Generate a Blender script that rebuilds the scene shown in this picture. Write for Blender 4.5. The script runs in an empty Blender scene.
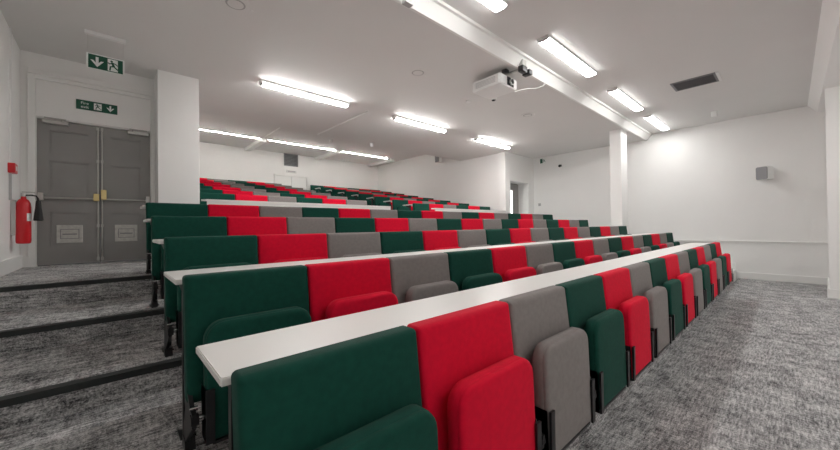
import bpy, bmesh, math, random
from mathutils import Vector, Matrix
random.seed(4)
S = bpy.context.scene
COL = S.collection
PI = math.pi

# ------------------------------------------------------------------ materials
def new_mat(name):
    m = bpy.data.materials.new(name); m.use_nodes = True
    nt = m.node_tree
    return m, nt, nt.nodes['Principled BSDF']

def mat(name, col, rough=0.5, metal=0.0, bump=0.0, bscale=200.0, var=0.0, vscale=6.0, spec=0.5, sheen=0.0):
    m, nt, b = new_mat(name)
    b.inputs['Base Color'].default_value = (*col, 1)
    b.inputs['Roughness'].default_value = rough
    b.inputs['Metallic'].default_value = metal
    b.inputs['Specular IOR Level'].default_value = spec
    if sheen:
        b.inputs['Sheen Weight'].default_value = sheen
        b.inputs['Sheen Roughness'].default_value = 0.5
    tc = nt.nodes.new('ShaderNodeTexCoord')
    if var:
        n = nt.nodes.new('ShaderNodeTexNoise'); n.inputs['Scale'].default_value = vscale
        n.inputs['Detail'].default_value = 4
        nt.links.new(tc.outputs['Object'], n.inputs['Vector'])
        r = nt.nodes.new('ShaderNodeValToRGB')
        r.color_ramp.elements[0].position = 0.3; r.color_ramp.elements[1].position = 0.7
        r.color_ramp.elements[0].color = (*[c * (1 - var) for c in col], 1)
        r.color_ramp.elements[1].color = (*[min(1, c * (1 + var)) for c in col], 1)
        nt.links.new(n.outputs['Fac'], r.inputs['Fac'])
        nt.links.new(r.outputs['Color'], b.inputs['Base Color'])
    if bump:
        n2 = nt.nodes.new('ShaderNodeTexNoise'); n2.inputs['Scale'].default_value = bscale
        n2.inputs['Detail'].default_value = 2
        nt.links.new(tc.outputs['Object'], n2.inputs['Vector'])
        bp = nt.nodes.new('ShaderNodeBump'); bp.inputs['Strength'].default_value = bump
        bp.inputs['Distance'].default_value = 0.002
        nt.links.new(n2.outputs['Fac'], bp.inputs['Height'])
        nt.links.new(bp.outputs['Normal'], b.inputs['Normal'])
    return m

def emit(name, col, strength):
    m, nt, b = new_mat(name)
    b.inputs['Base Color'].default_value = (0.9, 0.9, 0.9, 1)
    b.inputs['Emission Color'].default_value = (*col, 1)
    b.inputs['Emission Strength'].default_value = strength
    return m

def carpet():
    m, nt, b = new_mat('grey woven carpet')
    L = nt.links.new
    b.inputs['Roughness'].default_value = 0.95
    b.inputs['Specular IOR Level'].default_value = 0.1
    tc = nt.nodes.new('ShaderNodeTexCoord')
    def noise(sc, detail, rough=0.6):
        mp = nt.nodes.new('ShaderNodeMapping'); mp.inputs['Scale'].default_value = sc
        L(tc.outputs['Object'], mp.inputs['Vector'])
        n = nt.nodes.new('ShaderNodeTexNoise'); n.inputs['Scale'].default_value = 1.0
        n.inputs['Detail'].default_value = detail; n.inputs['Roughness'].default_value = rough
        L(mp.outputs['Vector'], n.inputs['Vector'])
        return n.outputs['Fac']
    a = noise((10, 60, 60), 4, 0.75); c = noise((60, 13, 60), 4, 0.75); d = noise((5, 5, 5), 3); e = noise((130, 130, 130), 1)
    def mx(x, y, f):
        n = nt.nodes.new('ShaderNodeMix'); n.data_type = 'FLOAT'; n.inputs[0].default_value = f
        L(x, n.inputs[2]); L(y, n.inputs[3]); return n.outputs[0]
    v = mx(a, c, 0.42); v = mx(v, d, 0.22); v = mx(v, e, 0.22)
    r = nt.nodes.new('ShaderNodeValToRGB')
    el = r.color_ramp.elements
    el[0].position = 0.415; el[0].color = (0.06, 0.06, 0.063, 1)
    el[1].position = 0.59; el[1].color = (0.74, 0.735, 0.73, 1)
    x = el.new(0.5); x.color = (0.335, 0.332, 0.33, 1)
    L(v, r.inputs['Fac']); L(r.outputs['Color'], b.inputs['Base Color'])
    bp = nt.nodes.new('ShaderNodeBump'); bp.inputs['Strength'].default_value = 0.35; bp.inputs['Distance'].default_value = 0.004
    L(v, bp.inputs['Height']); L(bp.outputs['Normal'], b.inputs['Normal'])
    return m

M = dict(
    wall=mat('white wall paint', (0.87, 0.865, 0.85), 0.6, bump=0.08, bscale=60, var=0.012, vscale=1.5),
    ceil=mat('white ceiling paint', (0.72, 0.712, 0.70), 0.7, bump=0.06, bscale=40, var=0.015, vscale=1.2),
    ceilg=mat('ceiling speaker mesh', (0.42, 0.415, 0.41), 0.7),
    gloss=mat('white gloss paint', (0.84, 0.84, 0.82), 0.35),
    lam=mat('white desk laminate', (0.84, 0.82, 0.79), 0.32, bump=0.02, bscale=300),
    lamedge=mat('desk edge band', (0.80, 0.79, 0.76), 0.4),
    green=mat('dark green wool fabric', (0.007, 0.060, 0.042), 0.8, bump=0.25, bscale=900, var=0.10, vscale=40, spec=0.12, sheen=0.04),
    red=mat('red wool fabric', (0.70, 0.004, 0.032), 0.8, bump=0.25, bscale=900, var=0.06, vscale=40, spec=0.12, sheen=0.03),
    grey=mat('grey wool fabric', (0.245, 0.222, 0.213), 0.8, bump=0.25, bscale=900, var=0.06, vscale=40, spec=0.12, sheen=0.03),
    black=mat('black powder coated steel', (0.012, 0.012, 0.013), 0.4),
    shell=mat('black back panel', (0.016, 0.016, 0.017), 0.5),
    chrome=mat('chrome', (0.75, 0.75, 0.76), 0.18, 1.0),
    nosing=mat('dark rubber step nosing', (0.018, 0.022, 0.021), 0.55),
    door=mat('grey painted door', (0.29, 0.285, 0.275), 0.45, var=0.04, vscale=3),
    brass=mat('brass', (0.62, 0.50, 0.24), 0.3, 1.0),
    steel=mat('brushed steel', (0.52, 0.52, 0.50), 0.35, 1.0),
    plate=mat('pale worn kick plate', (0.55, 0.54, 0.51), 0.4, var=0.12, vscale=30),
    dgrey=mat('dark grey grille', (0.10, 0.10, 0.105), 0.6),
    mgrey=mat('mid grey grille', (0.22, 0.22, 0.23), 0.6),
    sgreen=mat('sign green', (0.004, 0.085, 0.045), 0.4),
    swhite=mat('sign white', (0.85, 0.87, 0.85), 0.4),
    exred=mat('extinguisher red', (0.62, 0.012, 0.02), 0.3),
    rubber=mat('black rubber', (0.01, 0.01, 0.01), 0.6),
    plastic=mat('white plastic', (0.80, 0.80, 0.79), 0.4),
    gplastic=mat('pale grey plastic', (0.45, 0.45, 0.45), 0.5),
    spk=mat('loudspeaker cloth', (0.30, 0.30, 0.31), 0.8),
    lens=mat('dark glass lens', (0.01, 0.01, 0.015), 0.05),
    tube=emit('lit diffuser', (1.0, 0.985, 0.96), 22.0),
    wide=emit('lit wide diffuser', (1.0, 0.99, 0.975), 9.0),
    strip=emit('lit strip diffuser', (1.0, 0.97, 0.92), 26.0),
    carpet=carpet(),
    lit=emit('lit glass', (0.95, 1.0, 0.98), 1.0),
)

# ------------------------------------------------------------------ mesh helpers
def link(name, bm, m, parent=None, smooth=False, recalc=True):
    if recalc: bmesh.ops.recalc_face_normals(bm, faces=bm.faces)
    me = bpy.data.meshes.new(name); bm.to_mesh(me); bm.free()
    for mm in (m if isinstance(m, (list, tuple)) else [m]): me.materials.append(mm)
    if smooth:
        for p in me.polygons: p.use_smooth = True
        if smooth is not True: me.set_sharp_from_angle(angle=math.radians(smooth))
    o = bpy.data.objects.new(name, me); COL.objects.link(o)
    if parent: o.parent = parent
    return o

def B(): return bmesh.new()

def box(bm, x0, x1, y0, y1, z0, z1, bev=0.0, mtx=None):
    r = bmesh.ops.create_cube(bm, size=1.0)
    vs = r['verts']
    for v in vs:
        v.co = Vector(((x0 + x1) / 2 + v.co.x * (x1 - x0), (y0 + y1) / 2 + v.co.y * (y1 - y0), (z0 + z1) / 2 + v.co.z * (z1 - z0)))
    if bev:
        es = list({e for v in vs for e in v.link_edges})
        rr = bmesh.ops.bevel(bm, geom=es, offset=bev, segments=2, affect='EDGES', profile=0.5)
        vs = list({v for f in rr['faces'] for v in f.verts} | {v for v in vs if v.is_valid})
    if mtx is not None:
        bmesh.ops.transform(bm, matrix=mtx, verts=vs)
    return bm

def cyl(bm, p0, p1, r0, r1=None, seg=16, cap=True):
    r1 = r0 if r1 is None else r1
    p0 = Vector(p0); p1 = Vector(p1); d = p1 - p0
    q = d.to_track_quat('Z', 'Y').to_matrix().to_4x4()
    r = bmesh.ops.create_cone(bm, cap_ends=cap, segments=seg, radius1=r0, radius2=r1, depth=d.length)
    bmesh.ops.transform(bm, matrix=Matrix.Translation((p0 + p1) / 2) @ q, verts=r['verts'])
    return bm

def lathe(bm, prof, seg=24, c=(0, 0, 0)):
    rings = []
    for r, z in prof:
        rings.append([bm.verts.new((c[0] + max(r, 1e-4) * math.cos(2 * PI * k / seg), c[1] + max(r, 1e-4) * math.sin(2 * PI * k / seg), c[2] + z)) for k in range(seg)])
    for a, b in zip(rings, rings[1:]):
        for k in range(seg): bm.faces.new((a[k], a[(k + 1) % seg], b[(k + 1) % seg], b[k]))
    bm.faces.new(rings[0]); bm.faces.new(rings[-1])
    return bm

def tube(bm, pts, r, seg=8):
    pts = [Vector(p) for p in pts]; rings = []; n = len(pts)
    up = Vector((0.13, 0.21, 0.97))
    for i, p in enumerate(pts):
        t = (pts[min(i + 1, n - 1)] - pts[max(i - 1, 0)]).normalized()
        a = t.cross(up).normalized(); b = t.cross(a)
        rings.append([bm.verts.new(p + r * (a * math.cos(2 * PI * k / seg) + b * math.sin(2 * PI * k / seg))) for k in range(seg)])
    for a, b in zip(rings, rings[1:]):
        for k in range(seg): bm.faces.new((a[k], a[(k + 1) % seg], b[(k + 1) % seg], b[k]))
    bm.faces.new(rings[0]); bm.faces.new(rings[-1])
    return bm

def prism(bm, poly, axis, a, b):
    # extrude a 2-D polygon along an axis ('x': poly=(y,z), 'y': poly=(x,z), 'z': poly=(x,y))
    f = {'x': lambda t, p: (t, p[0], p[1]), 'y': lambda t, p: (p[0], t, p[1]), 'z': lambda t, p: (p[0], p[1], t)}[axis]
    A = [bm.verts.new(f(a, p)) for p in poly]; Bv = [bm.verts.new(f(b, p)) for p in poly]
    bm.faces.new(A); bm.faces.new(Bv)
    n = len(poly)
    for k in range(n): bm.faces.new((A[k], A[(k + 1) % n], Bv[(k + 1) % n], Bv[k]))
    return bm

def rrect(w, h, rt, rb, d, seg=6):
    """outline in (x,z), centred on x, from z=0 to h; rt/rb corner radii, inset by d"""
    x0, x1, z0, z1 = -w / 2 + d, w / 2 - d, d, h - d
    rt = max(rt - d, 0.0015); rb = max(rb - d, 0.0015)
    out = []
    for cx, cz, r, a0 in ((x1 - rb, z0 + rb, rb, -90), (x1 - rt, z1 - rt, rt, 0), (x0 + rt, z1 - rt, rt, 90), (x0 + rb, z0 + rb, rb, 180)):
        for k in range(seg + 1):
            a = math.radians(a0 + 90 * k / seg)
            out.append((cx + r * math.cos(a), cz + r * math.sin(a)))
    return out

def pad(bm, w, h, rt, rb, rings, lean=0.0, z0=0.0, x0=0.0, curve=None):
    """upholstered slab: rings = [(inset, y)...]; lean shifts y with height; curve(x, z) adds y"""
    prev = None
    for d, y in rings:
        o = rrect(w, h, rt, rb, d)
        vs = [bm.verts.new((x0 + x, y + lean * z + (curve(x, z) if curve else 0), z0 + z)) for x, z in o]
        if prev:
            n = len(vs)
            for k in range(n): bm.faces.new((prev[k], prev[(k + 1) % n], vs[(k + 1) % n], vs[k]))
        else: bm.faces.new(vs)
        prev = vs
    bm.faces.new(prev)
    return bm

# ------------------------------------------------------------------ object helpers
def tag(o, label, cat, group=None, kind=None):
    o['label'] = label; o['category'] = cat
    if group: o['group'] = group
    if kind: o['kind'] = kind
    return o

def thing(name, label, cat, loc=(0, 0, 0), rz=0.0, group=None, kind=None):
    o = bpy.data.objects.new(name, None); COL.objects.link(o)
    o.empty_display_size = 0.1
    o.location = loc; o.rotation_euler = (0, 0, rz)
    return tag(o, label, cat, group, kind)

def dup(root, loc, label, rz=None, group=None, skip=()):
    r = root.copy(); COL.objects.link(r); r.location = loc; r['label'] = label
    if rz is not None: r.rotation_euler = (0, 0, rz)
    if group: r['group'] = group
    for ch in root.children:
        if ch.name.split('.')[0] in skip: continue
        c = ch.copy(); COL.objects.link(c); c.parent = r
        for g in ch.children:
            d = g.copy(); COL.objects.link(d); d.parent = c
    return r

def struct(name, bm, m, label, cat, smooth=False):
    return tag(link(name, bm, m, None, smooth), label, cat, None, 'structure')

# ------------------------------------------------------------------ dimensions (metres; X along the rows, Y towards the back)
ZE = 1.30                                    # eye height
XL, XR = -0.81, 10.85                        # left and right walls
YD = 6.55                                    # wall with the double door
YF = -2.6                                    # front wall behind the camera
XS, YB = 9.2, 12.85                          # inner side wall and back wall of the rear seating
XCL = 1.04                                   # left wall of the rear seating
H1, H2, H3 = 3.60, 3.73, 4.12                # ceilings: over rows, over front floor, over rear seating
YBEAM = 2.62
LEV = [0.0, 0.19, 0.355, 0.51, 0.66, 0.85]  # floor, then tiers 1..5
ROWY = [0.888, 1.782, 2.673, 3.55, 4.499]
ROWH = [0.96, 1.10, 1.253, 1.415, 1.584]     # top of the backs
ROWX = [0.214, 0.238, 0.26, 0.262, 0.29]
ROWN = [14, 16, 16, 16, 16]
NOSE = [0.86, 1.58, 2.51, 3.40, 4.27]
RY0, RZ0, RP, RR = 6.62, 1.165, 0.862, 0.152 # rear rows: back line, floor, pitch, rise
PANY = 5.96

# ------------------------------------------------------------------ shell
struct('floor', box(B(), XL, XR, YF, NOSE[0], -0.1, 0.0), M['carpet'], 'grey woven carpet on the open floor in front of the seats', 'floor')
ordn = ['first', 'second', 'third', 'fourth', 'fifth', 'sixth', 'seventh', 'eighth', 'ninth', 'tenth', 'eleventh', 'twelfth', 'thirteenth', 'fourteenth', 'fifteenth', 'sixteenth']
for k in range(5):
    y1 = NOSE[k + 1] if k < 4 else YD
    bm = box(B(), XL, XR if k else 10.02, NOSE[k], y1, -0.1, LEV[k + 1])
    t = struct('floor_tier', bm, M['carpet'], f'{ordn[k]} carpeted seating tier counted up from the open front floor', 'floor')
    if k:
        nb = B()
        prism(nb, [(NOSE[k] - 0.008, LEV[k + 1] - 0.032), (NOSE[k] - 0.008, LEV[k + 1] + 0.004), (NOSE[k] + 0.055, LEV[k + 1] + 0.004), (NOSE[k] + 0.055, LEV[k + 1] + 0.0005), (NOSE[k] - 0.0005, LEV[k + 1] + 0.0005), (NOSE[k] - 0.0005, LEV[k + 1] - 0.032)], 'x', XL + 0.02, 10.0)
        n = link('nosing', nb, M['nosing'], t)
# white boxed end beside the first tier
struct('trim_1', box(B(), 10.02, XR, NOSE[0] + 0.03, NOSE[1], -0.1, LEV[1] + 0.01), M['gloss'], 'white boxed skirting where the first tier meets the right wall', 'trim')
for j in range(8):
    y0 = 6.03 if j == 0 else RY0 - 0.25 + RP * j
    y1 = RY0 - 0.25 + RP * (j + 1) if j < 7 else YB
    struct('floor_tier', box(B(), XCL, XS, y0, y1, LEV[5] - 0.1, RZ0 + RR * j), M['carpet'], f'{ordn[j]} carpeted tier of the rear seating behind the white panels', 'floor')

struct('wall_left', box(B(), XL - 0.15, XL, YF, YD + 0.15, -0.1, H2 + 0.2), M['wall'], 'white painted left wall beside the stepped aisle', 'wall')
struct('wall_front', box(B(), XL - 0.15, XR + 0.15, YF - 0.15, YF, -0.1, H2 + 0.2), M['wall'], 'white front wall of the lecture room facing the seats', 'wall')
# right wall: thinner section beyond the shallow step at Y = 1.1, one mesh
bm = B()
box(bm, XR, XR + 0.15, YF, 1.1, -0.1, H2 + 0.2)
box(bm, XR + 0.03, XR + 0.15, 1.1, 6.3, -0.1, H2 + 0.2)
struct('wall_right', bm, M['wall'], 'white painted right end wall with a dado rail', 'wall')
# pier at the right edge
struct('wall_pier', prism(B(), [(9.05, YF), (XR, YF), (XR, -0.515), (9.05, -0.425)], 'z', 0, H2), M['wall'], 'white wall pier at the right edge nearest the viewer', 'wall')
# wall with the double door: opening x -0.68..0.49, up to 2.79
bm = B()
box(bm, XL, -0.68, YD, YD + 0.15, LEV[5] - 0.1, H1 + 0.1)
box(bm, 0.49, XCL, YD, YD + 0.15, LEV[5] - 0.1, H1 + 0.1)
box(bm, -0.68, 0.49, YD, YD + 0.15, 2.79, H1 + 0.1)
struct('wall_door', bm, M['wall'], 'white wall around the grey double door', 'wall')
struct('column', box(B(), 0.532, XCL, 6.1, YD + 0.15, LEV[5], H1 + 0.02, 0.006), M['wall'], 'square white column to the right of the grey double door', 'column')
struct('wall_rear_left', box(B(), 0.9, XCL, YD + 0.15, YB, LEV[5] - 0.1, H3 + 0.1), M['wall'], 'white left side wall of the rear seating', 'wall')
struct('wall_back', box(B(), 0.9, XS + 0.15, YB, YB + 0.15, LEV[5] - 0.1, H3 + 0.1), M['wall'], 'white back wall behind the top row', 'wall')
bm = B()
box(bm, XS, XS + 0.15, 6.0, YB, LEV[5] - 0.1, H3 + 0.1)
box(bm, XS - 0.06, XS, 6.0, 6.25, LEV[5] - 0.1, H3 + 0.1)
struct('wall_rear_right', bm, M['wall'], 'white right side wall of the rear seating with small loudspeaker', 'wall')
# recessed wall with the single door (x 9.42..10.5, up to 2.72)
bm = B()
box(bm, XS + 0.15, 9.42, 6.0, 6.4, LEV[5] - 0.1, H1 + 0.1)
box(bm, 10.52, XR + 0.15, 6.0, 6.4, LEV[5] - 0.1, H1 + 0.1)
box(bm, 9.42, 10.52, 6.0, 6.4, 2.72, H1 + 0.1)
struct('wall_recess', bm, M['wall'], 'white wall with a deep reveal around the grey single door', 'wall')

# ceilings
struct('ceiling', box(B(), XL - 0.1, XR + 0.1, YBEAM + 0.05, 7.86, H1, H1 + 0.12), M['ceil'], 'white flat ceiling over the raked rows', 'ceiling')
struct('ceiling_front', box(B(), XL - 0.1, XR + 0.1, -0.45, YBEAM - 0.06, H2, H2 + 0.12), M['ceil'], 'white ceiling over the front floor with three wide lights', 'ceiling')
bm = B()
box(bm, XCL - 0.1, XS + 0.1, 7.86, YB + 0.1, H3, H3 + 0.12)
box(bm, XCL - 0.1, XS + 0.1, 7.80, 7.86, H1 + 0.12, H3)
struct('ceiling_rear', bm, M['ceil'], 'higher white ceiling over the rear seating', 'ceiling')
# main beam between the two ceilings (sloped lit face)
bm = prism(B(), [(2.505, H2 + 0.02), (2.505, H2 - 0.035), (2.535, H2 - 0.04), (2.625, H1 - 0.03), (2.66, H1 - 0.03), (2.66, H1 + 0.1), (2.66, H2 + 0.02)], 'x', XL, XR)
struct('ceiling_beam', bm, M['gloss'], 'long white ceiling beam with the projector hanging from it', 'beam')
# bulkhead over the viewer
bm = prism(B(), [(-0.265, H2 + 0.01), (-0.40, H1 - 0.03), (YF, H1 - 0.03), (YF, H2 + 0.1), (-0.265, H2 + 0.1)], 'x', XL, XR)
struct('ceiling_bulkhead', bm, M['wall'], 'white ceiling bulkhead at the top right of the view', 'beam')
# nib beams at the back of the rear ceiling
for x in (3.62, 6.22, 8.72):
    which = {3.62: 'leftmost', 6.22: 'middle', 8.72: 'rightmost'}[x]
    struct('ceiling_nib', box(B(), x - 0.09, x + 0.09, 11.16, YB, H3 - 0.09, H3), M['gloss'], f'{which} short white ceiling nib between the strip lights at the back', 'beam')
# free standing column under the beam
bm = B(); box(bm, 9.15, 9.60, 2.75, 3.0, LEV[3] - 0.2, H1 + 0.02, 0.005)
struct('column', bm, M['wall'], 'square white column standing under the ceiling beam near the right wall', 'column')

# trims
bm = B()
box(bm, XR - 0.035, XR, -0.51, 1.1, 0.855, 0.875, 0.004); box(bm, XR - 0.02, XR, -0.51, 1.1, 0.825, 0.855)
box(bm, XR - 0.023, XR + 0.03, 1.1, 6.0, 0.855, 0.875, 0.004); box(bm, XR - 0.008, XR + 0.03, 1.1, 6.0, 0.825, 0.855)
struct('trim_2', bm, M['gloss'], 'white dado rail along the right wall', 'trim')
bm = B()
box(bm, XR - 0.025, XR, -0.51, NOSE[0] + 0.03, 0, 0.15, 0.004)
box(bm, XR - 0.025, XR, NOSE[0] + 0.03, NOSE[1], LEV[1] + 0.01, LEV[1] + 0.16, 0.004)
struct('baseboard_right', bm, M['gloss'], 'white skirting board along the right wall', 'trim')
bm = B()
prism(bm, [(9.022, YF), (9.05, YF), (9.05, -0.425), (XR - 0.03, -0.5135), (XR - 0.03, -0.49), (9.022, -0.40)], 'z', 0, 0.15)
struct('baseboard_pier', bm, M['gloss'], 'white skirting board around the pier at the right edge', 'trim')
bm = B()
for k in range(6):
    y0 = YF if k == 0 else NOSE[k - 1]; y1 = NOSE[k] if k < 5 else YD
    box(bm, XL, XL + 0.025, y0, y1, LEV[k], LEV[k] + 0.15)
struct('baseboard_left', bm, M['gloss'], 'white skirting board stepping up along the left wall', 'trim')
bm = B(); box(bm, XL + 0.025, -0.73, YD - 0.025, YD, LEV[5], LEV[5] + 0.15); box(bm, XL + 0.025, -0.70, YD - 0.05, YD - 0.025, LEV[5], LEV[5] + 0.12)
struct('baseboard_door', bm, M['gloss'], 'short white skirting board beside the double door', 'trim')
# architrave of the double door, going up to the transom moulding
bm = B()
ZT = 3.32
box(bm, -0.74, -0.675, YD - 0.04, YD, LEV[5], ZT, 0.004); box(bm, 0.485, 0.53, YD - 0.04, YD, LEV[5], ZT, 0.004)
box(bm, -0.74, 0.53, YD - 0.05, YD, ZT, ZT + 0.06, 0.004)
box(bm, -0.74, 0.53, YD - 0.03, YD, ZT - 0.05, ZT, 0.003)
struct('trim_3', bm, M['gloss'], 'white moulded frame around the double door and the panel above it', 'trim')

# ------------------------------------------------------------------ double door
dd = thing('door_1', 'grey panelled double door with push bars and pale kick plates', 'door', (0, YD, LEV[5]), kind='structure')
HD = 2.765 - LEV[5]
def leaf(x0, x1):
    bm = B()
    y = 0.03
    st = 0.11
    box(bm, x0, x0 + st, y, y + 0.05, 0.01, HD); box(bm, x1 - st, x1, y, y + 0.05, 0.01, HD)
    for z0, z1 in ((0.01, 0.25), (0.70, 0.98), (1.38, 1.48), (HD - 0.13, HD)):
        box(bm, x0 + st, x1 - st, y, y + 0.05, z0, z1)
    for z0, z1 in ((0.25, 0.70), (0.98, 1.38), (1.48, HD - 0.13)):
        box(bm, x0 + st, x1 - st, y + 0.02, y + 0.04, z0, z1)
        # bead
        for a in ((x0 + st, x0 + st + 0.014, z0, z1), (x1 - st - 0.014, x1 - st, z0, z1), (x0 + st, x1 - st, z0, z0 + 0.014), (x0 + st, x1 - st, z1 - 0.014, z1)):
            box(bm, a[0], a[1], y + 0.008, y + 0.022, a[2], a[3])
    return link('door_leaf', bm, M['door'], dd)
XM = -0.075
for x0, x1, s in ((-0.67, XM - 0.003, 1), (XM + 0.003, 0.48, -1)):
    lf = leaf(x0, x1)
    link('kick_plate', box(B(), (x0 + x1) / 2 - 0.125, (x0 + x1) / 2 + 0.125, 0.038, 0.05, 0.29, 0.53, 0.004), M['plate'], lf)
    bm = B()
    for a in ((-0.09, 0.09, 0.345, 0.352), (-0.09, 0.09, 0.468, 0.475), (-0.09, -0.083, 0.345, 0.475), (0.083, 0.09, 0.345, 0.475)):
        box(bm, (x0 + x1) / 2 + a[0], (x0 + x1) / 2 + a[1], 0.034, 0.04, a[2], a[3])
    box(bm, (x0 + x1) / 2 - 0.07, (x0 + x1) / 2 + 0.07, 0.032, 0.04, 0.40, 0.415)
    link('plate_moulding', bm, M['mgrey'], lf)
    bm = B(); cyl(bm, (x0 + 0.03, -0.03, 0.885), (x1 - 0.03, -0.03, 0.885), 0.013)
    bar = link('push_bar', bm, M['steel'], dd, 30)
    xa = x1 - 0.035 if s == 1 else x0 + 0.035; xb = x0 + 0.035 if s == 1 else x1 - 0.035
    link('latch_case', box(B(), xa - 0.03, xa + 0.03, -0.05, 0.03, 0.86 if s == 1 else 0.88, 0.96 if s == 1 else 1.02, 0.006), M['brass'], bar)
    link('bar_bracket', box(B(), xb - 0.025, xb + 0.025, -0.045, 0.03, 0.85, 0.95, 0.006), M['steel'], bar)
    xr = x1 - 0.018 if s == 1 else x0 + 0.018
    bm = B(); cyl(bm, (xr, 0.012, 0.03), (xr, 0.012, HD - 0.02), 0.008)
    for z in (0.04, 0.5, 1.4, HD - 0.06): box(bm, xr - 0.014, xr + 0.014, -0.002, 0.03, z, z + 0.04)
    link('bolt_rod', bm, M['steel'], dd)
    xc = x0 + 0.17 if s == 1 else x1 - 0.14
    cl = link('door_closer', box(B(), xc - 0.12, xc + 0.12, -0.035, 0.028, HD - 0.055, HD - 0.005, 0.006), M['steel'], dd)
    bm = B(); box(bm, xc - 0.10, xc + 0.10, -0.055, -0.036, HD + 0.005, HD + 0.018); cyl(bm, (xc + s * 0.06, -0.04, HD - 0.02), (xc + s * 0.06, -0.04, HD + 0.02), 0.012)
    link('closer_arm', bm, M['steel'], cl)
bm = B(); box(bm, -0.678, -0.671, 0.0, 0.10, 0.0, HD + 0.02); box(bm, 0.481, 0.488, 0, 0.10, 0, HD + 0.02); box(bm, -0.678, 0.488, 0, 0.10, HD + 0.005, HD + 0.02)
link('door_frame', bm, M['gloss'], dd)

# single door in the recess
d2 = thing('door_2', 'narrow grey door with a tall glass panel in the deep white recess', 'door', (0, 6.36, LEV[5]), kind='structure')
bm = B(); H = 2.70 - LEV[5]
box(bm, 9.44, 9.95, 0, 0.045, 0.01, H); box(bm, 10.12, 10.48, 0, 0.045, 0.01, H); box(bm, 9.95, 10.12, 0, 0.045, 0.01, 0.45); box(bm, 9.95, 10.12, 0, 0.045, H - 0.22, H)
link('door_leaf', bm, M['door'], d2)
link('glass_panel', box(B(), 9.95, 10.12, 0.015, 0.03, 0.45, H - 0.22), M['lit'], d2)
link('door_handle', box(B(), 9.50, 9.53, -0.05, -0.005, 0.95, 1.2, 0.005), M['steel'], d2)
bm = B(); box(bm, 9.42, 9.44, 0, 0.05, 0, H + 0.02); box(bm, 10.48, 10.52, 0, 0.05, 0, H + 0.02)
link('door_frame', bm, M['gloss'], d2)

# ------------------------------------------------------------------ seats
SP = 0.55
def seat_proto(colname, label):
    """origin on the tier below the left front edge of the back; +y to the back"""
    t = thing('tip_up_seat', label, 'seat', group='tip-up lecture seats in the raked rows')
    m = M[colname]
    cx = SP / 2
    bm = B()
    pad(bm, 0.546, 0.525, 0.014, 0.014,
        [(0.03, 0.0), (0.004, 0.0), (0.0, -0.005), (0.0, -0.050), (0.001, -0.056), (0.005, -0.063), (0.012, -0.068), (0.022, -0.070), (0.05, -0.071), (0.2, -0.072)],
        lean=0.11, z0=0.22, x0=cx)
    for v in bm.verts: v.co.y -= 0.030
    link('backrest', bm, m, t, 50)
    bm = B(); pad(bm, 0.52, 0.50, 0.02, 0.02, [(0.01, 0.018), (0.0, 0.015), (0.0, 0.003), (0.01, 0.0)], lean=0.11, z0=0.225, x0=cx)
    for v in bm.verts: v.co.y -= 0.028
    link('back_shell', bm, M['shell'], t, 40)
    # folded cushion: front face about 0.155 in front of the back line
    bm = B()
    pad(bm, 0.455, 0.475, 0.075, 0.03,
        [(0.06, -0.092), (0.02, -0.094), (0.006, -0.097), (0.0, -0.104), (0.0, -0.142), (0.0025, -0.1445), (0.0015, -0.147), (0.003, -0.155), (0.008, -0.161), (0.016, -0.1645), (0.03, -0.166), (0.2, -0.167)],
        lean=0.03, z0=0.085, x0=cx + 0.006)
    for v in bm.verts: v.co.y -= 0.026
    c = link('seat', bm, m, t, 50)
    link('seat_pan', box(B(), cx - 0.20, cx + 0.212, -0.185, -0.125, 0.070, 0.0845, 0.003), M['black'], c)
    for s in (-1, 1):
        xx = cx + 0.006 + s * 0.2285
        bm = B()
        y0 = -0.186
        prism(bm, [(y0, 0.085), (y0 + 0.006, 0.30), (y0 + 0.085, 0.30), (y0 + 0.09, 0.20), (y0 + 0.08, 0.085)], 'x', xx - 0.002, xx + 0.004 * s + 0.002)
        box(bm, min(xx - s * 0.028, xx + s * 0.004), max(xx - s * 0.028, xx + s * 0.004), -0.200, -0.190, 0.085, 0.30)
        link('side_bracket', bm, M['black'], c)
    # hinge
    for xa, xb in ((0.003, 0.0505), (SP - 0.0385, SP - 0.003)):
        link('hinge_bolt', cyl(B(), (xa, -0.16, 0.185), (xb, -0.16, 0.185), 0.014), M['chrome'], t, 40)
    # standard on the left boundary
    leg(t, 0.0)
    return t

def leg_bm(x, s=1):
    """standard just inside the seat's own side; s = +1 at the left end, -1 at the right end"""
    bm = B()
    a, b = sorted((x + s * 0.001, x + s * 0.040))
    prism(bm, [(-0.035, 0.0), (-0.035, 0.010), (-0.02, 0.05), (0.03, 0.05), (0.042, 0.010), (0.042, 0.0)], 'x', a, b)
    a, b = sorted((x + s * 0.004, x + s * 0.020))
    prism(bm, [(-0.03, 0.045), (-0.18, 0.16), (-0.185, 0.215), (-0.14, 0.225), (-0.065, 0.28), (-0.02, 0.50), (0.015, 0.50), (0.0, 0.25), (-0.02, 0.18), (0.02, 0.10), (0.025, 0.045)], 'x', a, b)
    cyl(bm, (x + s * 0.001, -0.16, 0.185), (x + s * 0.029, -0.16, 0.185), 0.024)
    return bm
def leg(t, x, s=1):
    l = link('leg', leg_bm(x, s), M['black'], t, 40)
    link('leg_bolt', cyl(B(), (x + s * 0.001, -0.145, 0.222), (x + s * 0.030, -0.145, 0.222), 0.009), M['chrome'], l, 40)
    return l

COLS = ['green', 'red', 'grey']
CW = {'green': 'dark green', 'red': 'bright red', 'grey': 'warm grey'}
protos, used = {}, set()
for c in COLS: protos[c] = seat_proto(c, '')
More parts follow.
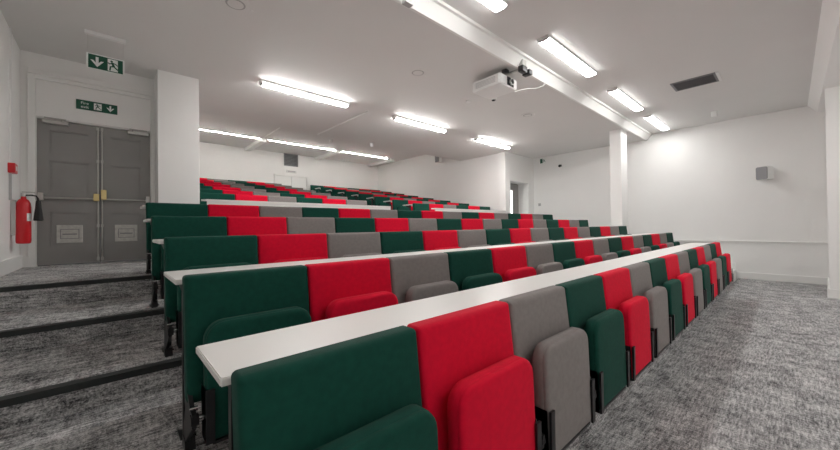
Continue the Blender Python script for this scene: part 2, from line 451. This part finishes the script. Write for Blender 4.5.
# taller copies of the back are not needed: backs sit at a fixed 0.745 m above their tier
def place(c, loc, label, last=False, first_small=False):
    if c not in used and not first_small:
        o = protos[c]; used.add(c); o.location = loc; o['label'] = label
    else:
        o = dup(protos[c], loc, label, skip=('hinge_bolt',) if first_small else ())
    if last:
        l = leg(o, SP, -1)
    return o
ROWNAME = ['front row', 'second row', 'third row', 'fourth row', 'fifth row']
for k in range(5):
    for i in range(ROWN[k]):
        c = COLS[i % 3]
        pos = 'leftmost' if i == 0 else ('rightmost' if i == ROWN[k] - 1 else f'{ordn[i]} from the left')
        lab = f'{CW[c]} tip-up seat, {pos} in the {ROWNAME[k]}' + (' nearest the open floor' if k == 0 else ' up from the front')
        place(c, (ROWX[k] + SP * i, ROWY[k], ROWH[k] - 0.745), lab, last=(i == ROWN[k] - 1))
RLX, RRX = 1.10, 5.84
for j in range(8):
    for side, X0, pat in (('left', RLX, 'grygry'), ('right', RRX, 'grygrg')):
        if side == 'left' and j == 7: continue
        for i, ch in enumerate(pat):
            c = {'g': 'green', 'r': 'red', 'y': 'grey'}[ch]
            pos = 'leftmost' if i == 0 else ('rightmost' if i == 5 else f'{ordn[i]} from the left')
            lab = f'{CW[c]} seat, {pos} in {ordn[j]} row behind the {side} white panel'
            place(c, (X0 + SP * i, RY0 + RP * j, RZ0 + RR * j), lab, first_small=True)

# ------------------------------------------------------------------ desks behind the backs
def desk(x0, x1, y, zt, zfloor, label, depth=0.33, group='long white writing desks behind the seat rows'):
    t = thing('writing_desk', label, 'desk', (x0, y, zfloor), group=group)
    w = x1 - x0; z = zt - zfloor
    bm = B()
    prism(bm, [(0, 0), (w, 0), (w, depth), (0, depth)], 'z', z - 0.022, z)
    bmesh.ops.bevel(bm, geom=bm.edges[:], offset=0.003, segments=2, affect='EDGES')
    link('desk_top', bm, M['lam'], t, 40)
    n = max(2, round(w / 1.65) + 1)
    for q in range(n):
        x = 0.05 + (w - 0.10) * q / (n - 1)
        bm = B()
        box(bm, x - 0.018, x + 0.018, 0.038, 0.066, 0.0, z - 0.023)
        prism(bm, [(0.066, z - 0.10), (0.066, z - 0.023), (depth - 0.06, z - 0.023), (depth - 0.06, z - 0.035)], 'x', x - 0.004, x + 0.004)
        box(bm, x - 0.03, x + 0.03, 0.03, 0.11, 0.0, 0.008)
        link('support_post', bm, M['black'], t)
    return t
for k in range(5):
    x0 = ROWX[k] - (0.02 if k else 0.014)
    desk(x0, x0 + SP * ROWN[k] + 0.04, ROWY[k] + 0.05, ROWH[k] - 0.022, LEV[k + 1], f'white desk top running along behind the {ROWNAME[k]} of seats' + ('' if k else ', nearest the viewer'), 0.42 if k else 0.315)

# white panels with desk tops in front of the rear blocks
for side, x0, x1 in (('left', 1.09, 4.60), ('right', 5.98, 9.10)):
    t = thing('front_panel', {'left': 'longer white panel desk in front of the left rear seats', 'right': 'shorter white panel desk in front of the right rear seats'}[side], 'panel desk', (x0, PANY, LEV[5]), group='white panel desks across the rear aisle')
    w = x1 - x0; z = 1.755 - LEV[5]
    link('panel', box(B(), 0.02, w, 0.0, 0.02, 0.0, z - 0.03), M['lamedge'], t)
    bm = B()
    prism(bm, [(0.0, -0.005), (w, -0.005), (w, 0.04), (0.0, 0.04)], 'z', z - 0.03, z)
    bmesh.ops.bevel(bm, geom=bm.edges[:], offset=0.003, segments=2, affect='EDGES')
    link('desk_top', bm, M['lam'], t, 40)
    bm = prism(B(), [(-0.10 if side == 'right' else -0.05, 0.03), (0.0, 0.0), (0.0, 0.04)], 'z', z - 0.03, z - 0.004)
    link('end_tip', bm, M['lam'], t)
for j in range(7):
    for side, x0 in (('left', RLX), ('right', RRX)):
        if side == 'left' and j == 6: continue
        desk(x0 - 0.06, x0 + SP * 6 + 0.03, RY0 + RP * j + 0.05, RZ0 + RR * j + 0.715, RZ0 + RR * j,
             f'white desk behind the {ordn[j]} row of seats beyond the {side} white panel', 0.30, 'writing desks in the rear seating')

# ------------------------------------------------------------------ ceiling lights
def batten(label, x, y, z, L, w, h, group, proto=None, lamp='tube'):
    if proto: return dup(proto, (x, y, z), label)
    t = thing('ceiling_light', label, 'ceiling light', (x, y, z), group=group)
    link('body', box(B(), 0.0, L, -w * 0.5, w * 0.5, -h * 0.55, 0.0, 0.004), M['plastic'], t)
    n = 10
    prof = [(w * 0.48 * math.cos(PI + PI * k / n), -h * 0.56 - h * 0.44 * math.sin(PI * k / n) ** 0.6) for k in range(n + 1)]
    link('diffuser', prism(B(), prof, 'x', 0.035, L - 0.035), M[lamp], t, 50)
    for xa in (0.018, L - 0.033):
        link('end_cap', prism(B(), prof + [(w * 0.48, -h * 0.551), (-w * 0.48, -h * 0.551)], 'x', xa, xa + 0.015), M['gplastic'], t)
    return t
names = ['nearest', 'middle', 'farthest']
p = None
for k, x in enumerate((1.74, 4.36, 7.05)):
    o = batten(f'lit narrow tube light on the ceiling over the raked rows, {["left and nearest", "middle", "right and farthest"][k]} of three', x, 5.51, H1, 1.55, 0.11, 0.085, 'narrow tube lights over the raked rows', p)
    p = p or o
p = None
for k, x in enumerate((1.62, 4.14, 6.66, 8.90)):
    o = batten(f'lit wide light beside the ceiling beam, {["cut off by the top edge", "second from the top edge", "third from the top edge", "closest to the right wall"][k]}', x, 2.13, H2, 1.62, 0.16, 0.052, 'wide ceiling lights over the front floor', p, 'wide')
    p = p or o
for k, x in enumerate((0.8, 3.8, 6.8)):
    o = dup(p, (x, -1.6, H1 - 0.03), f'wide ceiling light behind the viewpoint, {ordn[k]} from the left wall', group='wide ceiling lights at the front of the room')
for k, (x0, x1) in enumerate(((1.2, 3.50), (3.74, 6.10), (6.34, 8.42))):
    t = thing('strip_light', f'{["left", "middle", "right"][k]} lit strip light along the ceiling in front of the back wall', 'strip light', (x0, 11.1, H3), group='strip lights at the back')
    link('body', box(B(), 0, x1 - x0, -0.03, 0.03, -0.03, 0.0), M['plastic'], t)
    link('diffuser', box(B(), 0.01, x1 - x0 - 0.01, -0.012, 0.012, -0.042, -0.031, 0.002), M['strip'], t)

# ------------------------------------------------------------------ ceiling bits
def disc(label, x, y, z, r):
    t = thing('ceiling_speaker', label, 'ceiling speaker', (x, y, z), group='round ceiling speakers')
    link('rim', lathe(B(), [(0.001, -0.006), (r * 0.94, -0.006), (r, -0.001), (r, 0.0)], 32), M['ceil'], t, 20)
    link('trim_ring', lathe(B(), [(0.001, -0.0085), (r * 0.64, -0.0085), (r * 0.66, -0.0058)], 32), M['ceilg'], t, 20)
    link('grille', lathe(B(), [(0.001, -0.011), (r * 0.52, -0.011), (r * 0.53, -0.0083)], 32), M['ceil'], t, 20)
    bm = lathe(B(), [(0.005, -0.006), (0.012, -0.005), (0.012, 0.0), (0.005, 0.0)], 10, (r * 1.15, 0.0, 0))
    link('indicator', bm, M['plastic'], t)
    return t
d = disc('round ceiling speaker cut off by the top edge above the left tube light', 0.97, 3.80, H1, 0.14)
dup(d, (3.42, 3.73, H1), 'round ceiling speaker left of the projector')
dup(d, (6.47, 3.68, H1), 'round ceiling speaker to the right below the projector')

def sensor(name, label, x, y, z, r, h, cat='detector', m='plastic'):
    bm = lathe(B(), [(r * 0.8, -h), (r, -h * 0.85), (r, -h * 0.1), (r * 1.1, 0.0), (0.001, 0.0)][:4], 20)
    o = link(name, bm, M[m], None, 40); o.location = (x, y, z + 0.002)
    return tag(o, label, cat)
sensor('smoke_detector', 'small white round detector on the ceiling between two tube lights', 4.9, 3.98, H1, 0.05, 0.03)
sensor('motion_sensor', 'small white cylinder sensor below the ceiling edge at the rear left', 5.35, 7.75, H1, 0.045, 0.10)
sensor('motion_sensor', 'small white cylinder sensor on the rear ceiling above the back wall vent', 5.28, 9.9, H3, 0.045, 0.10)
sensor('motion_sensor', 'white cylinder sensor on the front ceiling near the right wall', 9.78, 1.10, H2, 0.055, 0.11)
t = thing('ceiling_camera', 'small white camera with dark lens on the ceiling under the projector', 'camera', (5.15, 3.6, H1))
link('base', lathe(B(), [(0.05, -0.03), (0.055, 0.0)], 20), M['plastic'], t, 40)
link('dome', lathe(B(), [(0.012, -0.052), (0.03, -0.045), (0.038, -0.031)], 20), M['lens'], t, 40)

# ceiling vent near the front
t = thing('ceiling_vent', 'dark grey rectangular grille on the front ceiling', 'vent', (7.47, 1.09, H2))
bm = B()
for a in ((-0.24, 0.24, -0.30, -0.27), (-0.24, 0.24, 0.27, 0.30), (-0.24, -0.21, -0.27, 0.27), (0.21, 0.24, -0.27, 0.27)): box(bm, *a, -0.012, 0.0)
link('frame', bm, M['mgrey'], t)
bm = B(); box(bm, -0.21, 0.21, -0.27, 0.27, -0.003, -0.0005)
link('backing', bm, M['dgrey'], t)
bm = B()
for k in range(14): box(bm, -0.2 + 0.4 * k / 13 - 0.006, -0.2 + 0.4 * k / 13 + 0.006, -0.268, 0.268, -0.010, -0.004)
link('slats', bm, M['dgrey'], t)
link('end_flap', box(B(), -0.24, 0.24, -0.335, -0.302, -0.014, 0.0), M['plastic'], t)

# trunking lines on the ceiling
tag(link('cable_trunking', box(B(), 3.80, 3.83, 5.62, 7.84, H1 - 0.012, H1 + 0.002), M['plastic']), 'thin white cable trunking running back from the middle tube light', 'trunking')
tag(link('cable_trunking', box(B(), 3.55, 3.58, 7.9, 11.05, H3 - 0.015, H3 + 0.002), M['plastic']), 'thin white cable trunking on the higher rear ceiling', 'trunking')
# emergency sign hanging over the landing
def man_bm(s, y, cx, cz):
    """running figure, height s"""
    bm = B()
    def limb(pts, w):
        for a, b in zip(pts, pts[1:]):
            a = Vector((a[0], 0, a[1])) * s; b = Vector((b[0], 0, b[1])) * s
            d = (b - a).normalized(); n = Vector((-d.z, 0, d.x)) * w * s / 2; a -= d * w * s * 0.3; b += d * w * s * 0.3
            vs = [Vector((cx, y, cz)) + q for q in (a - n, b - n, b + n, a + n)]
            lo = [bm.verts.new(q) for q in vs]; hi = [bm.verts.new(q + Vector((0, -0.0015, 0))) for q in vs]
            bm.faces.new(lo); bm.faces.new(hi)
            for k in range(4): bm.faces.new((lo[k], lo[(k + 1) % 4], hi[(k + 1) % 4], hi[k]))
    cyl(bm, (cx - 0.10 * s, y, cz + 0.40 * s), (cx - 0.10 * s, y - 0.0015, cz + 0.40 * s), 0.085 * s, seg=14)
    limb([(-0.06, 0.26), (0.04, -0.02)], 0.17)
    limb([(-0.06, 0.26), (-0.24, 0.14), (-0.34, 0.22)], 0.075)
    limb([(-0.03, 0.28), (0.18, 0.20), (0.30, 0.10)], 0.075)
    limb([(0.02, -0.04), (-0.18, -0.10), (-0.22, -0.42)], 0.10)
    limb([(0.05, -0.04), (0.22, -0.20), (0.42, -0.36)], 0.10)
    return bm
def arrow_bm(s, y, cx, cz):
    bm = prism(B(), [(-0.11, 0.5), (0.11, 0.5), (0.11, -0.08), (0.28, 0.14), (0.5, 0.14), (0.0, -0.5), (-0.5, 0.14), (-0.28, 0.14), (-0.11, -0.08)], 'y', y - 0.0015, y)
    for v in bm.verts: v.co.x = cx + v.co.x * s; v.co.z = cz + v.co.z * s
    return bm
YS = 5.42
t = thing('exit_sign', 'hanging green exit sign with arrow and running figure, upper of two', 'sign', (-0.008, YS, 3.165), group='green exit signs by the double door')
link('panel', box(B(), -0.165, 0.165, 0, 0.008, 0, 0.185, 0.002), M['swhite'], t)
link('green_field', box(B(), -0.15, 0.15, -0.002, -0.0003, 0.014, 0.171), M['sgreen'], t)
link('arrow', arrow_bm(0.115, -0.0022, -0.075, 0.0925), M['swhite'], t)
link('door_symbol', box(B(), 0.015, 0.105, -0.0036, -0.0022, 0.022, 0.163), M['swhite'], t)
link('running_figure', man_bm(0.13, -0.0040, 0.063, 0.085), M['sgreen'], t)
bm = B()
for x in (-0.155, 0.155): cyl(bm, (x, 0.004, 0.18), (x, 0.004, H1 - 3.165 - 0.04), 0.0008, seg=6)
link('hanging_wire', bm, M['steel'], t)
link('ceiling_base', box(B(), -0.18, 0.18, -0.03, 0.03, H1 - 3.165 - 0.045, H1 - 3.165, 0.008), M['plastic'], t)
# sign on the panel above the door
t = thing('exit_sign', 'small green fire exit sign on the wall directly above the double door', 'sign', (-0.10, YD - 0.012, 2.965), group='green exit signs by the double door')
link('panel', box(B(), -0.21, 0.21, 0, 0.01, 0, 0.13, 0.001), M['sgreen'], t)
link('arrow', arrow_bm(0.085, -0.0008, 0.135, 0.065), M['swhite'], t)
link('door_symbol', box(B(), -0.035, 0.045, -0.002, -0.0005, 0.02, 0.11), M['swhite'], t)
link('running_figure', man_bm(0.085, -0.0024, 0.005, 0.063), M['sgreen'], t)
def text(s, size, loc, parent, name, m):
    cu = bpy.data.curves.new('t', 'FONT'); cu.body = s; cu.size = size; cu.extrude = 0.0006; cu.align_x = 'CENTER'
    o = bpy.data.objects.new('t', cu); COL.objects.link(o)
    bpy.context.view_layer.update()
    me = bpy.data.meshes.new_from_object(o.evaluated_get(bpy.context.evaluated_depsgraph_get()))
    bpy.data.objects.remove(o)
    me.transform(Matrix.Translation(loc) @ Matrix.Rotation(PI / 2, 4, 'X'))
    me.materials.clear(); me.materials.append(m)
    r = bpy.data.objects.new(name, me); COL.objects.link(r); r.parent = parent
    return r
text('Fire', 0.052, (-0.125, -0.0012, 0.072), t, 'lettering', M['swhite'])
text('exit', 0.052, (-0.125, -0.0012, 0.022), t, 'lettering', M['swhite'])

# ------------------------------------------------------------------ extinguisher and call point
t = thing('fire_extinguisher', 'red fire extinguisher with black horn on the left wall beside the door', 'fire extinguisher', (-0.715, 6.0, 1.16))
link('cylinder', lathe(B(), [(0.045, 0.0), (0.058, 0.008), (0.062, 0.03), (0.062, 0.42), (0.056, 0.47), (0.04, 0.505), (0.022, 0.52), (0.02, 0.545)], 28), M['exred'], t, 40)
bm = B(); cyl(bm, (0, 0, 0.54), (0, 0, 0.585), 0.02); box(bm, -0.012, 0.09, -0.012, 0.012, 0.59, 0.602); box(bm, -0.012, 0.075, -0.012, 0.012, 0.565, 0.575); cyl(bm, (0, -0.03, 0.57), (0, 0.03, 0.57), 0.008)
link('valve', bm, M['steel'], t, 40)
bm = tube(B(), [(0.02, 0, 0.56), (0.06, -0.01, 0.562), (0.10, -0.02, 0.555), (0.115, -0.025, 0.53), (0.118, -0.025, 0.49)], 0.008)
h = link('hose', bm, M['rubber'], t, 40)
link('horn', lathe(B(), [(0.014, 0.5), (0.022, 0.49), (0.026, 0.42), (0.042, 0.27), (0.036, 0.265)], 18, (0.118, -0.025, 0)), M['rubber'], t, 40)
bm = B()
n = 8; r = 0.0626
vs = []
for k in range(n + 1):
    a = math.radians(-60 + 50 * k / n)
    vs.append((bm.verts.new((r * math.cos(a), r * math.sin(a), 0.26)), bm.verts.new((r * math.cos(a), r * math.sin(a), 0.35))))
for a, b in zip(vs, vs[1:]): bm.faces.new((a[0], b[0], b[1], a[1]))
link('label_sticker', bm, M['swhite'], t, True)
link('wall_bracket', box(B(), -0.0955, -0.055, -0.03, 0.03, 0.1, 0.5), M['steel'], t)
t = thing('call_point', 'red fire alarm call point on the left wall above the extinguisher', 'alarm call point', (XL, 5.9, 1.955))
link('box', box(B(), 0.0, 0.055, -0.075, 0.075, 0.0, 0.11, 0.006), M['exred'], t)
link('button_plate', box(B(), 0.055, 0.058, -0.03, 0.03, 0.03, 0.08), M['swhite'], t)
link('conduit', box(B(), 0.0, 0.02, -0.012, 0.012, -0.30, -0.002), M['gplastic'], t)
link('upper_conduit', box(B(), 0.0, 0.02, -0.012, 0.012, 0.112, H1 - 1.955 - 0.01), M['plastic'], t)

# ------------------------------------------------------------------ projector on its arm
PZ = 3.365
t = thing('projector', 'white projector hanging from the ceiling beam on a metal arm', 'projector', (4.17, 2.80, PZ))
bm = B()
pts = [(0.03, 0.0), (0.44, 0.0), (0.47, 0.03), (0.47, 0.48), (0.44, 0.52), (0.03, 0.52), (0.0, 0.48), (0.0, 0.03)]
prism(bm, pts, 'z', 0.0, 0.15)
bmesh.ops.bevel(bm, geom=[e for e in bm.edges if abs(e.verts[0].co.z - e.verts[1].co.z) < 1e-5], offset=0.012, segments=2, affect='EDGES')
link('body', bm, M['plastic'], t, 40)
link('lens_recess', box(B(), 0.18, 0.35, -0.004, 0.004, 0.015, 0.14), M['lens'], t)
bm = B(); cyl(bm, (0.28, -0.03, 0.078), (0.28, 0.0, 0.078), 0.048, seg=24)
ls = link('lens', bm, M['steel'], t, 40)
bm = B(); cyl(bm, (0.28, -0.032, 0.078), (0.28, -0.029, 0.078), 0.038, seg=24)
link('lens_glass', bm, M['lens'], ls)
bm = B()
for k in range(5): box(bm, -0.003, 0.001, 0.08, 0.44, 0.035 + 0.018 * k, 0.042 + 0.018 * k)
link('side_vent', bm, M['gplastic'], t)
link('mount_plate', box(B(), 0.15, 0.31, 0.16, 0.32, 0.151, 0.162, 0.003), M['black'], t)
bm = B(); cyl(bm, (0.23, 0.24, 0.16), (0.23, 0.24, H1 - PZ), 0.018)
box(bm, 0.21, 0.25, -0.23, 0.24, 0.180, 0.205, 0.004)
link('arm', bm, M['steel'], t, 40)
bm = B(); box(bm, 0.17, 0.29, -0.27, -0.19, 0.13, 0.215, 0.006); box(bm, 0.33, 0.42, -0.28, -0.16, 0.13, 0.20, 0.008); cyl(bm, (0.23, -0.23, 0.165), (0.40, -0.23, 0.165), 0.013)
link('arm_joint', bm, M['black'], t, 40)
link('arm_bracket', box(B(), 0.18, 0.28, -0.262, -0.20, 0.216, 0.30, 0.004), M['steel'], t)
link('arm_knob', box(B(), 0.08, 0.17, -0.05, 0.03, 0.165, 0.21, 0.01), M['black'], t, 40)
bm = tube(B(), [(0.47, 0.1, 0.05), (0.54, 0.09, 0.03), (0.64, 0.05, 0.07), (0.76, 0.0, 0.11), (0.88, -0.09, 0.115), (0.95, -0.17, 0.15), (0.96, -0.20, 0.205)], 0.007)
link('cable', bm, M['plastic'], t, 40)
# small clip on the beam
tag(link('beam_clip', box(B(), 2.20, 2.30, 2.56, 2.63, H1 - 0.05, H1 - 0.0, 0.004), M['gplastic']), 'small grey clip on the ceiling beam near the top edge', 'clip')

# ------------------------------------------------------------------ loudspeakers and small wall devices
def wall_speaker(label, loc, rz, s=1.0):
    t = thing('wall_speaker', label, 'loudspeaker', loc, rz, group='small wall loudspeakers')
    bm = B(); pad(bm, 0.19 * s, 0.24 * s, 0.03 * s, 0.03 * s, [(0.02 * s, 0.0), (0.0, -0.02 * s), (0.0, -0.15 * s), (0.004, -0.155 * s)], z0=-0.12 * s)
    link('cabinet', bm, M['plastic'], t, 40)
    bm = B(); pad(bm, 0.18 * s, 0.23 * s, 0.028 * s, 0.028 * s, [(0.0, -0.1555 * s), (0.0, -0.163 * s), (0.012 * s, -0.168 * s)], z0=-0.115 * s)
    link('grille', bm, M['spk'], t, 40)
    link('bracket', box(B(), -0.03 * s, 0.03 * s, 0.0, 0.05 * s, -0.03 * s, 0.03 * s), M['plastic'], t)
    return t
wall_speaker('white loudspeaker with grey grille on the right wall above the dado rail', (XR - 0.055, 0.32, 2.38), -PI / 2 - 0.55, 1.2)
wall_speaker('small white loudspeaker high on the side wall of the rear seating', (XS - 0.05, 8.8, 3.80), -PI / 2, 1.15)
t = thing('exit_sign', 'small exit sign at the top of the right wall beyond the column', 'sign', (10.80, 5.62, 3.36), -PI / 2, 'small signs on the right wall')
link('panel', box(B(), -0.10, 0.10, 0, 0.012, 0, 0.19), M['swhite'], t)
link('green_field', box(B(), -0.09, 0.0, -0.002, -0.0003, 0.02, 0.17), M['sgreen'], t)
link('running_figure', man_bm(0.11, -0.001, 0.05, 0.09), M['sgreen'], t)
t = thing('wall_camera', 'small black camera on the right wall left of the column', 'camera', (XR + 0.03, 5.05, 3.22))
bm = B(); box(bm, -0.05, 0.0, -0.04, 0.04, -0.03, 0.03); link('mount', bm, M['black'], t)
bm = B(); cyl(bm, (-0.05, 0, 0), (-0.17, -0.05, -0.03), 0.04); link('body', bm, M['black'], t, 40)
tag(link('light_switch', box(B(), XR + 0.018, XR + 0.03, 5.75, 5.84, 1.95, 2.04, 0.002), M['gplastic']), 'small grey switch plate on the right wall beside the recessed door', 'switch')

# back wall things
t = thing('wall_vent', 'dark grey square vent grille on the back wall', 'vent', (5.16, YB, 3.93))
bm = B()
for a in ((-0.27, 0.27, -0.27, -0.235), (-0.27, 0.27, 0.235, 0.27), (-0.27, -0.235, -0.235, 0.235), (0.235, 0.27, -0.235, 0.235)): box(bm, a[0], a[1], -0.02, 0.0, a[2], a[3])
link('frame', bm, M['mgrey'], t)
link('backing', box(B(), -0.235, 0.235, -0.006, -0.0005, -0.235, 0.235), M['dgrey'], t)
bm = B()
for k in range(9): box(bm, -0.234, 0.234, -0.018, -0.007, -0.22 + 0.052 * k, -0.195 + 0.052 * k)
link('slats', bm, M['mgrey'], t)
t = thing('control_panel', 'small pale grey box on the back wall below the vent', 'control box', (5.16, YB, 3.46))
link('case', box(B(), -0.2, 0.2, -0.05, 0, -0.05, 0.05, 0.006), M['plastic'], t)
link('display', box(B(), -0.15, 0.15, -0.053, -0.0505, -0.03, 0.015), M['gplastic'], t)
t = thing('wall_hatch', 'white double access hatch low on the back wall above the top row', 'hatch', (5.16, YB, 2.2))
for s in (-1, 1):
    x0, x1 = (-0.58, -0.005) if s < 0 else (0.005, 0.58)
    dr = link('hatch_door', box(B(), x0, x1, -0.03, 0, 0, 1.05, 0.003), M['gloss'], t)
    link('hatch_knob', box(B(), (x1 - 0.06) if s < 0 else x0 + 0.03, (x1 - 0.03) if s < 0 else x0 + 0.06, -0.05, -0.031, 0.55, 0.62), M['mgrey'], dr)
bm = B(); box(bm, -0.64, -0.585, -0.045, 0, 0, 1.1); box(bm, 0.585, 0.64, -0.045, 0, 0, 1.1); box(bm, -0.64, 0.64, -0.045, 0, 1.06, 1.11)
link('hatch_frame', bm, M['gloss'], t)

# ------------------------------------------------------------------ camera (solved from the photograph)
yaw, pitch, roll = math.radians(47.4475), math.radians(0.5686), math.radians(-0.7277)
fw = Vector((math.cos(yaw), math.sin(yaw), 0)); rt = Vector((math.sin(yaw), -math.cos(yaw), 0)); up = Vector((0, 0, 1))
F = fw * math.cos(pitch) + up * math.sin(pitch); U = up * math.cos(pitch) - fw * math.sin(pitch)
R_ = rt * math.cos(roll) + U * math.sin(roll); U_ = U * math.cos(roll) - rt * math.sin(roll)
cd = bpy.data.cameras.new('camera'); cam = bpy.data.objects.new('camera', cd); COL.objects.link(cam)
mw = Matrix((R_, U_, -F)).transposed().to_4x4(); mw.translation = (0, 0, ZE)
cam.matrix_world = mw
cd.sensor_fit = 'HORIZONTAL'; cd.sensor_width = 36; cd.lens = 340.5 / 840 * 36
cd.shift_y = -(225 - 223.16) / 840
cd.clip_start = 0.02
S.camera = cam

w = bpy.data.worlds.new('world'); S.world = w; w.use_nodes = True
w.node_tree.nodes['Background'].inputs['Color'].default_value = (0.02, 0.02, 0.02, 1)
S.view_settings.view_transform = 'Standard'; S.view_settings.look = 'None'; S.view_settings.gamma = 1
S.view_settings.exposure = 1.6
S.cycles.use_denoising = True
S.cycles.max_bounces = 10; S.cycles.diffuse_bounces = 7
